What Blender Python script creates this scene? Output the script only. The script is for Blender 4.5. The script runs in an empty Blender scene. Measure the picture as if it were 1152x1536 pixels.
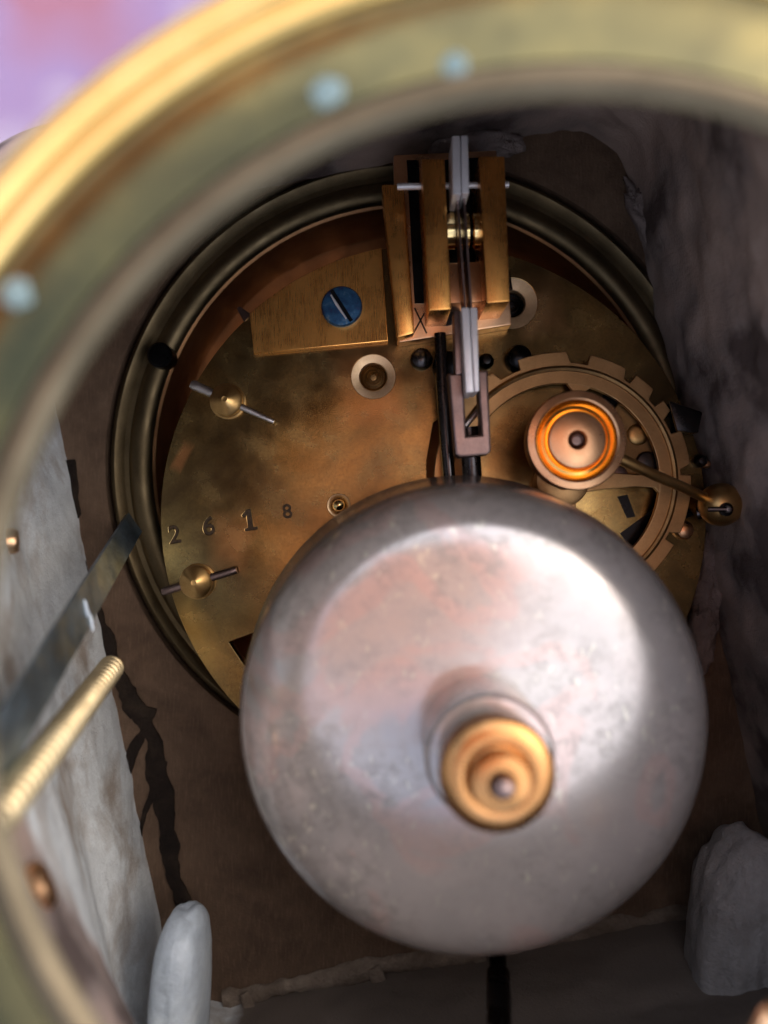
import bpy, bmesh, math, random
from mathutils import Vector, Matrix, noise
from mathutils.bvhtree import BVHTree
random.seed(7)
SC = bpy.context.scene
COL = SC.collection
SC.unit_settings.scale_length = 0.01          # one unit is one centimetre
R = math.radians

# ------------------------------------------------------------------ camera
D = 12.0                                      # lens to movement back plate, cm
F = 1200.0
cam = bpy.data.cameras.new('camera'); cam_o = bpy.data.objects.new('camera', cam); COL.objects.link(cam_o)
cam.sensor_width = 36; cam.lens = 36 * F / 1536; cam.sensor_fit = 'AUTO'
cam.clip_start = 0.05; cam.clip_end = 2000
cam_o.location = (0, 0, D)                    # clock lies on its face, seen straight from above
cam.dof.use_dof = True; cam.dof.focus_distance = 11.85; cam.dof.aperture_fstop = 0.11
SC.camera = cam_o

# ------------------------------------------------------------------ sky, sun
SUN = Vector((0.60, 0.30, 0.74)).normalized()
el = math.asin(SUN.z); az = math.atan2(SUN.x, SUN.y)
w = bpy.data.worlds.new('World'); SC.world = w; w.use_nodes = True
nt = w.node_tree; nt.nodes.clear()
wo = nt.nodes.new('ShaderNodeOutputWorld'); bg = nt.nodes.new('ShaderNodeBackground')
sky = nt.nodes.new('ShaderNodeTexSky'); sky.sky_type = 'NISHITA'; sky.sun_disc = False
sky.sun_elevation = el; sky.sun_rotation = az; sky.dust_density = 3.0; sky.air_density = 1.3; sky.ozone_density = 1.0
bg.inputs['Strength'].default_value = 0.09
tc = nt.nodes.new('ShaderNodeTexCoord')
cn = nt.nodes.new('ShaderNodeTexNoise'); cn.inputs['Scale'].default_value = 2.6; cn.inputs['Detail'].default_value = 6
cn.inputs['Roughness'].default_value = 0.6
cr = nt.nodes.new('ShaderNodeValToRGB'); cr.color_ramp.elements[0].position = 0.38; cr.color_ramp.elements[1].position = 0.74
mx = nt.nodes.new('ShaderNodeMix'); mx.data_type = 'RGBA'
nt.links.new(tc.outputs['Generated'], cn.inputs['Vector']); nt.links.new(cn.outputs['Fac'], cr.inputs['Fac'])
nt.links.new(cr.outputs['Color'], mx.inputs['Factor']); nt.links.new(sky.outputs['Color'], mx.inputs['A'])
mx.inputs['B'].default_value = (7.2, 7.0, 7.0, 1)      # broken white cloud
nt.links.new(mx.outputs['Result'], bg.inputs['Color']); nt.links.new(bg.outputs['Background'], wo.inputs['Surface'])
sl = bpy.data.lights.new('sun', 'SUN'); sl.energy = 0.6; sl.angle = R(95); sl.color = (1, 0.97, 0.93)
so = bpy.data.objects.new('sun', sl); COL.objects.link(so); so.rotation_euler = SUN.to_track_quat('Z', 'Y').to_euler()
SC.view_settings.view_transform = 'Standard'; SC.view_settings.look = 'None'
SC.view_settings.exposure = 1.88; SC.view_settings.gamma = 1.0
SC.cycles.use_denoising = True; SC.cycles.max_bounces = 14; SC.cycles.glossy_bounces = 10; SC.cycles.diffuse_bounces = 8
SC.cycles.blur_glossy = 0.6; SC.cycles.sample_clamp_indirect = 6

# ------------------------------------------------------------------ helpers
def P(px, py, z=0.0):                         # the point at height z seen at photo position px, py
    k = (D - z) / F
    return Vector(((px - 576) * k, (768 - py) * k, z))
def S(n, z=0.0): return n * (D - z) / F
ORG = {}
def thing(name, label, cat, loc, group=None):
    o = bpy.data.objects.new(name, None); COL.objects.link(o); o.location = loc; o.empty_display_size = 0.3
    o['label'] = label; o['category'] = cat
    if group: o['group'] = group
    ORG[o] = Vector(loc); return o
def smooth(me, ang=32):
    me.shade_smooth(); me.set_sharp_from_angle(angle=R(ang))
def put(name, me, m, parent=None, label=None, ang=32, kind=None):
    o = bpy.data.objects.new(name, me); me.name = name; COL.objects.link(o)
    me.materials.clear(); me.materials.append(m); smooth(me, ang)
    if parent is not None:
        g = ORG[parent]; me.transform(Matrix.Translation(-g)); o.parent = parent
        if parent.type != 'EMPTY': o.location = (0, 0, 0)
        ORG[o] = g
    else: ORG[o] = Vector((0, 0, 0))
    if label: o['label'] = label
    if kind: o['kind'] = kind
    return o
def tag(o, label, cat, group=None):
    o['label'] = label; o['category'] = cat
    if group: o['group'] = group
def fin(bm):
    bmesh.ops.recalc_face_normals(bm, faces=bm.faces); me = bpy.data.meshes.new('m'); bm.to_mesh(me); bm.free(); return me
def lathe(prof, c, n=96, d=(0, 0, 1), close=False):   # prof: (radius, distance along d)
    bm = bmesh.new(); q = Vector(d).to_track_quat('Z', 'Y'); c = Vector(c); rings = []
    for r, z in prof:
        if r < 1e-6: rings.append([bm.verts.new(c + q @ Vector((0, 0, z)))])
        else: rings.append([bm.verts.new(c + q @ Vector((r * math.cos(2*math.pi*i/n), r * math.sin(2*math.pi*i/n), z))) for i in range(n)])
    pr = list(zip(rings, rings[1:])) + ([(rings[-1], rings[0])] if close else [])
    for a, b in pr:
        for i in range(n):
            j = (i + 1) % n
            v = [a[i % len(a)], a[j % len(a)], b[j % len(b)], b[i % len(b)]]
            u = []
            for x in v:
                if x not in u: u.append(x)
            if len(u) > 2: bm.faces.new(u)
    return fin(bm)
def circ(c, r, n=48, a0=0.0): return [(c[0] + r*math.cos(a0 + 2*math.pi*i/n), c[1] + r*math.sin(a0 + 2*math.pi*i/n)) for i in range(n)]
def flat(polys, z0, z1, bev=0.0):             # filled outline with holes, extruded from z0 to z1
    cu = bpy.data.curves.new('c', 'CURVE'); cu.dimensions = '2D'; cu.fill_mode = 'BOTH'
    for pl in polys:
        s = cu.splines.new('POLY'); s.points.add(len(pl) - 1); s.use_cyclic_u = True
        for p, k in zip(s.points, pl): p.co = (k[0], k[1], 0, 1)
    cu.extrude = max(1e-4, (z1 - z0)/2 - bev); cu.bevel_depth = bev; cu.bevel_resolution = 1; cu.offset = -bev
    o = bpy.data.objects.new('c', cu); COL.objects.link(o)
    me = bpy.data.meshes.new_from_object(o.evaluated_get(bpy.context.evaluated_depsgraph_get()))
    bpy.data.objects.remove(o); bpy.data.curves.remove(cu)
    me.transform(Matrix.Translation((0, 0, (z0 + z1)/2))); return me
def pix(pts, z): return [tuple(P(x, y, z)[:2]) for x, y in pts]
def text(s, c, size, rot, z):
    cu = bpy.data.curves.new('t', 'FONT'); cu.body = s; cu.size = size; cu.align_x = 'CENTER'; cu.align_y = 'CENTER'; cu.extrude = 0.006; cu.offset = 0.005
    o = bpy.data.objects.new('t', cu); COL.objects.link(o)
    me = bpy.data.meshes.new_from_object(o.evaluated_get(bpy.context.evaluated_depsgraph_get()))
    bpy.data.objects.remove(o); bpy.data.curves.remove(cu)
    me.transform(Matrix.Translation((c[0], c[1], z)) @ Matrix.Rotation(rot, 4, 'Z')); return me
def tube(pts, rad, n=16, flatk=1.0, up=(0, 0, 1)):
    bm = bmesh.new(); pts = [Vector(p) for p in pts]; rings = []
    for i, p in enumerate(pts):
        t = (pts[min(i+1, len(pts)-1)] - pts[max(i-1, 0)]).normalized()
        a = t.cross(Vector(up)); a = a.normalized() if a.length > 1e-5 else t.orthogonal().normalized(); b = t.cross(a).normalized()
        r = rad[i] if isinstance(rad, (list, tuple)) else rad
        rings.append([bm.verts.new(p + r*(a*math.cos(2*math.pi*k/n) + flatk*b*math.sin(2*math.pi*k/n))) for k in range(n)])
    for A, B in zip(rings, rings[1:]):
        for k in range(n): bm.faces.new((A[k], A[(k+1) % n], B[(k+1) % n], B[k]))
    bm.faces.new(rings[0]); bm.faces.new(rings[-1]); return fin(bm)
def hexa(b, t, bev=0.02):                     # solid between two matching 4-point faces
    bm = bmesh.new(); vb = [bm.verts.new(p) for p in b]; vt = [bm.verts.new(p) for p in t]
    bm.faces.new(vb); bm.faces.new(vt)
    for i in range(4): bm.faces.new((vb[i], vb[(i+1) % 4], vt[(i+1) % 4], vt[i]))
    bmesh.ops.recalc_face_normals(bm, faces=bm.faces)
    if bev: bmesh.ops.bevel(bm, geom=list(bm.edges), offset=bev, segments=2, affect='EDGES', profile=0.6)
    return fin(bm)
def blob(c, sc, rotz=0.0, amp=0.12, fr=1.5, sub=4, seed=0.0, fine=0.02, box=1.0, fold=0.0):
    bm = bmesh.new(); bmesh.ops.create_icosphere(bm, subdivisions=sub, radius=1.0)
    q = Matrix.Rotation(rotz, 3, 'Z'); c = Vector(c); sv = Vector((seed, seed*1.7, -seed))
    for v in bm.verts:
        p = v.co.copy(); k = 1 + amp*noise.fractal(p*fr + sv, 0.8, 2.0, 4) + fine*noise.noise(p*9 + sv) + fold*noise.noise(Vector((p.x*4.5, p.y*0.9, p.z)) + sv)
        if box != 1.0:
            mm = (abs(p.x)**4 + abs(p.y)**4 + abs(p.z)**4)**0.25; k *= 1 + (1/mm - 1)*box
        v.co = c + q @ Vector((p.x*sc[0]*k, p.y*sc[1]*k, p.z*sc[2]*k))
    return fin(bm)
def joinm(ms):
    bm = bmesh.new()
    for m in ms: bm.from_mesh(m)
    me = bpy.data.meshes.new('m'); bm.to_mesh(me); bm.free(); return me

# ------------------------------------------------------------------ materials
class NB:
    def __init__(s, name):
        s.m = bpy.data.materials.new(name); s.m.use_nodes = True; s.t = s.m.node_tree
        s.b = s.t.nodes['Principled BSDF']; s.c = s.t.nodes.new('ShaderNodeTexCoord').outputs['Object']
    def n(s, ty, **kw):
        x = s.t.nodes.new(ty)
        for k, v in kw.items(): setattr(x, k, v)
        return x
    def link(s, a, b): s.t.links.new(a, b)
    def mapped(s, scale=(1, 1, 1), rot=(0, 0, 0), loc=(0, 0, 0)):
        m = s.n('ShaderNodeMapping'); m.inputs['Scale'].default_value = scale; m.inputs['Rotation'].default_value = rot; m.inputs['Location'].default_value = loc
        s.link(s.c, m.inputs['Vector']); return m.outputs['Vector']
    def noise(s, scale, detail=4, vec=None, rough=0.55, dist=0.0):
        x = s.n('ShaderNodeTexNoise'); x.inputs['Scale'].default_value = scale; x.inputs['Detail'].default_value = detail
        x.inputs['Roughness'].default_value = rough; x.inputs['Distortion'].default_value = dist
        s.link(vec if vec is not None else s.c, x.inputs['Vector']); return x.outputs['Fac']
    def ramp(s, f, stops):
        r = s.n('ShaderNodeValToRGB'); e = r.color_ramp.elements
        while len(e) < len(stops): e.new(0.5)
        for k, (p, c) in zip(e, stops): k.position = p; k.color = (c, c, c, 1) if isinstance(c, (int, float)) else (*c, 1)
        s.link(f, r.inputs['Fac']); return r.outputs['Color']
    def mix(s, f, a, b, blend='MIX'):
        x = s.n('ShaderNodeMix', data_type='RGBA', blend_type=blend)
        for v, k in ((f, 'Factor'), (a, 'A'), (b, 'B')):
            if hasattr(v, 'is_output'): s.link(v, x.inputs[k])
            elif k == 'Factor': x.inputs[k].default_value = v
            else: x.inputs[k].default_value = (*v, 1)
        return x.outputs['Result']
    def math(s, op, a, b=0.0):
        x = s.n('ShaderNodeMath', operation=op)
        for i, v in enumerate((a, b)):
            if hasattr(v, 'is_output'): s.link(v, x.inputs[i])
            else: x.inputs[i].default_value = v
        return x.outputs[0]
    def bump(s, h, dist=0.01, strength=1.0, prev=None):
        x = s.n('ShaderNodeBump'); x.inputs['Distance'].default_value = dist; x.inputs['Strength'].default_value = strength
        s.link(h, x.inputs['Height'])
        if prev is not None: s.link(prev, x.inputs['Normal'])
        s.link(x.outputs['Normal'], s.b.inputs['Normal']); return x.outputs['Normal']
    def set(s, col=None, rough=None, metal=None, spec=None):
        for v, k in ((col, 'Base Color'), (rough, 'Roughness'), (metal, 'Metallic'), (spec, 'Specular IOR Level')):
            if v is None: continue
            if hasattr(v, 'is_output'): s.link(v, s.b.inputs[k])
            else: s.b.inputs[k].default_value = (*v, 1) if isinstance(v, tuple) else v
        return s.m
def metal(name, lo, mid, hi, r0, r1, brush=None, sc=1.2, bd=0.0015):
    k = NB(name); big = k.noise(sc, 6, rough=0.62, dist=0.3); fine = k.noise(34, 3)
    col = k.ramp(big, [(0.33, lo), (0.5, mid), (0.66, hi)])
    col = k.mix(0.25, col, k.ramp(fine, [(0.3, lo), (0.7, hi)]))
    rg = k.ramp(k.noise(sc*2.3, 5), [(0.35, r0), (0.65, r1)])
    if brush: h = k.noise(1, 3, k.mapped(brush)); rg = k.mix(0.35, rg, k.ramp(h, [(0.3, r0*0.7), (0.7, min(1, r1*1.4))]))
    else: h = k.noise(60, 3)
    k.bump(h, bd, 0.18 if brush else 0.6); return k.set(col, rg, 1.0)
M = {}
M['brass'] = metal('brass_aged', (0.42, 0.25, 0.09), (0.58, 0.36, 0.14), (0.68, 0.43, 0.18), 0.28, 0.42)
M['brass_brushed'] = metal('brass_brushed', (0.72, 0.35, 0.10), (0.86, 0.42, 0.115), (0.94, 0.48, 0.14), 0.22, 0.34, brush=(170, 5, 5), bd=0.0009)
M['brass_bright'] = metal('brass_bright', (0.72, 0.52, 0.22), (0.82, 0.60, 0.27), (0.88, 0.68, 0.34), 0.10, 0.2)
M['bushing'] = metal('scraped_brass', (0.52, 0.36, 0.2), (0.66, 0.47, 0.28), (0.78, 0.58, 0.38), 0.38, 0.5)
M['drum'] = metal('drum_brass', (0.36, 0.18, 0.09), (0.48, 0.25, 0.12), (0.6, 0.32, 0.15), 0.35, 0.5)
M['rim'] = metal('rim_brass', (0.62, 0.40, 0.13), (0.72, 0.48, 0.17), (0.78, 0.55, 0.22), 0.16, 0.26)
M['nut'] = metal('nut_brass', (0.33, 0.155, 0.055), (0.44, 0.215, 0.08), (0.53, 0.275, 0.115), 0.2, 0.32)
M['speck'] = metal('painted_highlight', (0.09, 0.14, 0.15), (0.12, 0.18, 0.19), (0.15, 0.2, 0.2), 0.6, 0.8); M['speck'].node_tree.nodes['Principled BSDF'].inputs['Metallic'].default_value = 0.0
M['lip'] = metal('lip_brass', (0.075, 0.062, 0.042), (0.10, 0.082, 0.055), (0.13, 0.105, 0.07), 0.3, 0.45)
M['brass_dark'] = metal('brass_tarnished', (0.14, 0.085, 0.04), (0.24, 0.145, 0.065), (0.36, 0.22, 0.09), 0.35, 0.5)
M['wheel'] = metal('wheel_brass', (0.34, 0.20, 0.09), (0.46, 0.28, 0.13), (0.55, 0.34, 0.16), 0.36, 0.5)
M['ring'] = metal('ring_brass', (0.10, 0.073, 0.04), (0.14, 0.104, 0.058), (0.19, 0.142, 0.08), 0.45, 0.58)
M['copper'] = metal('copper_brass', (0.62, 0.33, 0.17), (0.72, 0.41, 0.22), (0.80, 0.50, 0.30), 0.25, 0.38)
M['orange'] = metal('polished_orange_brass', (0.82, 0.40, 0.08), (0.9, 0.47, 0.11), (0.93, 0.54, 0.16), 0.12, 0.2)
M['steel'] = metal('steel', (0.52, 0.49, 0.50), (0.62, 0.59, 0.6), (0.72, 0.69, 0.7), 0.25, 0.4, brush=(4, 50, 4), bd=0.003)
M['steel_pale'] = metal('steel_pale', (0.66, 0.63, 0.65), (0.74, 0.71, 0.73), (0.82, 0.79, 0.81), 0.4, 0.55, brush=(4, 60, 4), bd=0.004)
M['steel_pale'].node_tree.nodes['Principled BSDF'].inputs['Metallic'].default_value = 0.55
M['steel_dark'] = metal('steel_dark', (0.035, 0.033, 0.034), (0.065, 0.06, 0.062), (0.11, 0.10, 0.105), 0.2, 0.35)
M['steel_brown'] = metal('steel_brown', (0.16, 0.11, 0.10), (0.23, 0.17, 0.16), (0.31, 0.23, 0.22), 0.3, 0.45)
M['black'] = metal('shade_black', (0.012, 0.012, 0.014), (0.02, 0.02, 0.022), (0.035, 0.034, 0.036), 0.25, 0.4)
M['strap'] = metal('strap_steel', (0.055, 0.08, 0.10), (0.11, 0.15, 0.185), (0.24, 0.31, 0.36), 0.32, 0.55, sc=1.3)
M['strap'].node_tree.nodes['Principled BSDF'].inputs['Metallic'].default_value = 0.85
M['rod'] = metal('threaded_brass', (0.30, 0.235, 0.135), (0.38, 0.30, 0.175), (0.46, 0.37, 0.225), 0.32, 0.46)
M['rod'].node_tree.nodes['Principled BSDF'].inputs['Metallic'].default_value = 0.85

k = NB('back_plate_brass')                    # tarnished brass with painted orange reflections and hairline scratches
big = k.noise(0.62, 5, k.mapped(loc=(3.1, 0.4, 0)), 0.6, 0.4)
col = k.ramp(big, [(0.34, (0.165, 0.112, 0.052)), (0.48, (0.265, 0.185, 0.078)), (0.62, (0.41, 0.275, 0.105)), (0.72, (0.54, 0.36, 0.13))])
def patch(cx, cy, hx, hy, rot, soft, wob, freq=2.0):   # warm reflection painted into the brass: rounded box with an uneven edge
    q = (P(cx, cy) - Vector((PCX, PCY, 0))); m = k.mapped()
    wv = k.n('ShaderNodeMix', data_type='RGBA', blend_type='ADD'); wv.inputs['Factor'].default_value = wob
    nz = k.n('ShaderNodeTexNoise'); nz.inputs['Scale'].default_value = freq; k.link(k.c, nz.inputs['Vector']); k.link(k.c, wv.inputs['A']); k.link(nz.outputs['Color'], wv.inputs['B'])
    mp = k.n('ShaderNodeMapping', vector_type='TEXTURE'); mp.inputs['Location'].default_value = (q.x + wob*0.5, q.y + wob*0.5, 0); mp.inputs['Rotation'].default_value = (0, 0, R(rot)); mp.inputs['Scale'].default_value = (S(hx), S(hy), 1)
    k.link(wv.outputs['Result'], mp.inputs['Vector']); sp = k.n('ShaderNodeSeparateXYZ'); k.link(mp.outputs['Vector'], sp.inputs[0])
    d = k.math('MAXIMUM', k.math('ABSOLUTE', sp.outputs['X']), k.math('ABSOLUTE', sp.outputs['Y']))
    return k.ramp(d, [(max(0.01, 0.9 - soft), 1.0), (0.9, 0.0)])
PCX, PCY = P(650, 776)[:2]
fine = k.noise(26, 4); col = k.mix(k.ramp(fine, [(0.42, 0.0), (0.75, 0.45)]), col, (0.13, 0.085, 0.04))
specks = k.noise(90, 2); col = k.mix(k.ramp(specks, [(0.66, 0.0), (0.72, 0.6)]), col, (0.07, 0.05, 0.03))
def scratch(rot, sx, sc, lo):
    m1 = k.mapped((1, 1, 1), (0, 0, R(rot))); m2 = k.n('ShaderNodeMapping'); m2.inputs['Scale'].default_value = (sx, 1, 1); k.link(m1, m2.inputs['Vector'])
    return k.ramp(k.noise(sc, 1, m2.outputs['Vector'], 0.4, 0.0), [(lo, 0.0), (lo + 0.012, 1.0)])
sA = scratch(28, 0.035, 40, 0.735); sB = scratch(-52, 0.03, 46, 0.735); sD = scratch(75, 0.04, 55, 0.75); sc_ = k.math('MAXIMUM', k.math('MAXIMUM', sA, sB), sD)
col = k.mix(k.math('MULTIPLY', sc_, 0.07), col, (0.62, 0.47, 0.27))
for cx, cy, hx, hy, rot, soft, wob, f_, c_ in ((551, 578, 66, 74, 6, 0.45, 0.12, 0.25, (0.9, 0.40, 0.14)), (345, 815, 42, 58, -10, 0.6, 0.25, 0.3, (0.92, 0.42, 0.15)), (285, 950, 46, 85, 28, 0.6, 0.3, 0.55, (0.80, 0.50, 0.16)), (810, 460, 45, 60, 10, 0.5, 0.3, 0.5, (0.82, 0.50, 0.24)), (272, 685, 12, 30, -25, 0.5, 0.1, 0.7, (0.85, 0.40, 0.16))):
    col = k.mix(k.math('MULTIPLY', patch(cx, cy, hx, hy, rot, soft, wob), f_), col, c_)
rg = k.ramp(k.noise(2.2, 6), [(0.35, 0.16), (0.65, 0.30)])
h = k.math('ADD', k.noise(70, 3), k.math('MULTIPLY', sc_, -0.12))
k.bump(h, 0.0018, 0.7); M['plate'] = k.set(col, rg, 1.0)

k = NB('bell_nickel')                         # worn nickel: pink reflections painted in, mottled grime, pale specks, turning rings
n1 = k.noise(0.5, 4, k.mapped(loc=(1.7, 2.3, 0.4)), 0.5, 0.7)
col = k.ramp(n1, [(0.38, (0.47, 0.44, 0.425)), (0.5, (0.53, 0.485, 0.465)), (0.52, (0.58, 0.465, 0.435)), (0.58, (0.60, 0.485, 0.455)), (0.60, (0.51, 0.475, 0.455)), (0.72, (0.56, 0.53, 0.50))])
n2 = k.noise(5, 8, None, 0.72, 0.3); msk = k.ramp(k.noise(0.9, 3), [(0.4, 0.25), (0.6, 1.0)])
col = k.mix(k.math('MULTIPLY', k.ramp(n2, [(0.46, 0.0), (0.62, 0.7)]), msk), col, (0.30, 0.285, 0.265))
n3 = k.noise(9, 4, k.mapped((1, 0.55, 1), (0, 0, R(35))), 0.6, 0.4); col = k.mix(k.math('MULTIPLY', k.ramp(n3, [(0.60, 0.0), (0.67, 0.75)]), msk), col, (0.74, 0.71, 0.60))
ln = k.n('ShaderNodeVectorMath', operation='LENGTH'); k.link(k.mapped((1, 1, 0)), ln.inputs[0])
cv = k.n('ShaderNodeCombineXYZ'); k.link(ln.outputs['Value'], cv.inputs[0]); rings = k.noise(26, 3, cv.outputs[0], 0.7)
rg = k.mix(0.5, k.ramp(n2, [(0.35, 0.14), (0.65, 0.34)]), k.ramp(rings, [(0.3, 0.12), (0.7, 0.24)]))
k.bump(k.math('ADD', k.math('MULTIPLY', rings, 1.0), k.math('MULTIPLY', k.noise(14, 3), 0.35)), 0.0012, 0.3); M['bell'] = k.set(k.mix(1.0, col, (0.86, 0.855, 0.87), 'MULTIPLY'), rg, 0.6)

k = NB('bezel_brass')
c1 = k.noise(0.8, 5, None, 0.6, 0.4)
col = k.ramp(c1, [(0.3, (0.085, 0.075, 0.042)), (0.5, (0.13, 0.112, 0.055)), (0.7, (0.21, 0.168, 0.07))])
k.bump(k.noise(5, 3), 0.004, 0.3); M['bezel'] = k.set(col, k.ramp(k.noise(2, 5), [(0.35, 0.16), (0.7, 0.28)]), 1.0)

k = NB('blued_screw')
col = k.ramp(k.noise(9, 5), [(0.30, (0.04, 0.045, 0.13)), (0.42, (0.025, 0.085, 0.2)), (0.58, (0.045, 0.14, 0.28)), (0.70, (0.20, 0.27, 0.34))])
k.bump(k.noise(30, 3), 0.006, 0.6); M['blue'] = k.set(col, 0.36, 0.7)

k = NB('stamped_ink'); k.bump(k.noise(40, 3), 0.004, 0.5); M['stamp'] = k.set(k.ramp(k.noise(20, 3), [(0.3, (0.03, 0.019, 0.011)), (0.7, (0.07, 0.042, 0.022))]), 0.5, 0.3, 0.3)

def stone(name, a, b, c, sc, bd, rough=0.9, crack=True, spec=0.3):
    k = NB(name); n1 = k.noise(sc, 8, None, 0.65, 0.6); n2 = k.noise(sc*9, 6, None, 0.7)
    col = k.ramp(n1, [(0.32, a), (0.5, b), (0.68, c)])
    col = k.mix(k.ramp(n2, [(0.4, 0.0), (0.75, 0.5)]), col, tuple(x*0.6 for x in b))
    h = k.math('ADD', k.math('ADD', n2, k.math('MULTIPLY', k.noise(22, 4, None, 0.7), 0.8)), k.math('MULTIPLY', k.noise(sc*3, 5), 1.2))
    k.bump(h, bd, 0.8); return k, col, rough, spec
k, col, r_, s_ = stone('case_plaster', (0.60, 0.63, 0.66), (0.74, 0.78, 0.81), (0.80, 0.83, 0.85), 0.5, 0.022)
st_ = k.noise(0.7, 5, k.mapped(loc=(2, 8, 1)), 0.6, 0.4); col = k.mix(k.ramp(st_, [(0.48, 0.0), (0.68, 0.75)]), col, (0.26, 0.185, 0.125))
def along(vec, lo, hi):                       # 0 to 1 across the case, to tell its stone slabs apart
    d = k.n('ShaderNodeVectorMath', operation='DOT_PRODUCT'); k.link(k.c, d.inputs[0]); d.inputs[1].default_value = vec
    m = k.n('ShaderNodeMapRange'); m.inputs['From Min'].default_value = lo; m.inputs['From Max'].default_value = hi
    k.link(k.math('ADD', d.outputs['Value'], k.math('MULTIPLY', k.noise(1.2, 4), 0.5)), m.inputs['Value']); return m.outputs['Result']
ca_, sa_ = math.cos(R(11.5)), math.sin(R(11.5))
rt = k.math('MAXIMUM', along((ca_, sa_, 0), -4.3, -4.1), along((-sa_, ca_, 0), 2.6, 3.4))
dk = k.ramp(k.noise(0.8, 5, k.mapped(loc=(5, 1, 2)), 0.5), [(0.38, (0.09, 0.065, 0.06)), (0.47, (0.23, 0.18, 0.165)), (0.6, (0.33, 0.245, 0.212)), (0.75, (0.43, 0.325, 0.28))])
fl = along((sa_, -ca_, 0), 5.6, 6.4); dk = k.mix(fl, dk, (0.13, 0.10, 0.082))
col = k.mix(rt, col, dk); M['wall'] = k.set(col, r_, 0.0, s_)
k, col, r_, s_ = stone('front_slab_stone', (0.085, 0.05, 0.03), (0.122, 0.074, 0.046), (0.16, 0.102, 0.066), 0.35, 0.025, 0.75)
mo = k.noise(1.1, 7, k.mapped(loc=(4, 2, 0)), 0.65, 0.5); col = k.mix(k.ramp(mo, [(0.42, 0.0), (0.66, 0.7)]), col, (0.055, 0.03, 0.018)); col = k.mix(k.ramp(k.noise(30, 4, k.mapped((1, 0.12, 1), (0, 0, R(-11)))), [(0.5, 0.0), (0.72, 0.35)]), col, (0.2, 0.13, 0.085)); M['slab'] = k.set(col, r_, 0.0, s_)
k, col, r_, s_ = stone('plaster_lump', (0.38, 0.43, 0.50), (0.52, 0.58, 0.65), (0.66, 0.71, 0.76), 1.1, 0.02, 0.4, spec=0.5); M['lump'] = k.set(col, 0.28, 0.0, 0.6)
k, col, r_, s_ = stone('grey_plaster', (0.24, 0.21, 0.195), (0.32, 0.285, 0.27), (0.39, 0.35, 0.33), 1.0, 0.05); M['grey_lump'] = k.set(col, r_, 0.0, s_)
k, col, r_, s_ = stone('mauve_plaster', (0.17, 0.13, 0.122), (0.24, 0.19, 0.178), (0.31, 0.25, 0.235), 1.3, 0.05); M['mauve'] = k.set(col, r_, 0.0, s_)
k, col, r_, s_ = stone('mortar', (0.12, 0.085, 0.06), (0.2, 0.15, 0.115), (0.30, 0.235, 0.18), 1.6, 0.05); M['mortar'] = k.set(col, r_, 0.0, s_)
k, col, r_, s_ = stone('tar', (0.012, 0.009, 0.008), (0.022, 0.015, 0.012), (0.04, 0.028, 0.02), 1.5, 0.03, 0.45); M['tar'] = k.set(col, 0.85, 0.0, 0.12)
k = NB('purple_cloth')
col = k.ramp(k.noise(0.22, 2, k.mapped(loc=(1.0, 3.2, 0))), [(0.36, (0.30, 0.14, 0.20)), (0.5, (0.27, 0.19, 0.34)), (0.64, (0.42, 0.37, 0.46))])
wv = k.n('ShaderNodeTexWave'); wv.inputs['Scale'].default_value = 14; k.link(k.c, wv.inputs['Vector']); k.bump(wv.outputs['Fac'], 0.02, 0.4)
M['cloth'] = k.set(col, 0.9, 0.0, 0.2)

# ------------------------------------------------------------------ cloth the clock lies on
bm = bmesh.new(); N = 120; g = []
for i in range(N + 1):
    row = []
    for j in range(N + 1):
        a = (i/N*2 - 1); b = (j/N*2 - 1); x = 90*a*abs(a)**0.6; y = 90*b*abs(b)**0.6
        rr = math.hypot(x, y); z = -2.62 + (0.5*noise.fractal(Vector((x*0.09, y*0.09, 1)), 1, 2, 3) + 0.4) * min(1, max(0, (rr - 9)/6))
        row.append(bm.verts.new((x, y, z)))
    g.append(row)
for i in range(N):
    for j in range(N): bm.faces.new((g[i][j], g[i+1][j], g[i+1][j+1], g[i][j+1]))
cloth = put('tablecloth', fin(bm), M['cloth']); cloth['kind'] = 'structure'
cloth['label'] = 'soft purple and pink cloth spread out beneath the clock'

# ------------------------------------------------------------------ unseen canopy added overhead to warm the reflections in the metal
k = NB('added_parasol_cloth'); k.set(k.ramp(k.noise(0.05, 4), [(0.3, (0.70, 0.37, 0.25)), (0.7, (0.78, 0.45, 0.32))]), 0.9, 0.0, 0.1)
tl = k.n('ShaderNodeBsdfTranslucent'); tl.inputs['Color'].default_value = (0.78, 0.43, 0.29, 1); ms = k.n('ShaderNodeMixShader'); ms.inputs[0].default_value = 0.6
om = [n for n in k.t.nodes if n.type == 'OUTPUT_MATERIAL'][0]
k.link(k.b.outputs[0], ms.inputs[1]); k.link(tl.outputs[0], ms.inputs[2]); k.link(ms.outputs[0], om.inputs['Surface']); M['added_parasol'] = k.m
PX, PY, PZ, PRAD = -24.0, 27.0, 235.0, 78.0
pa = thing('added_parasol', 'salmon canopy added out of view above the clock to tint reflections', 'added_parasol', (PX - 30, PY + 150, -70))
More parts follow.
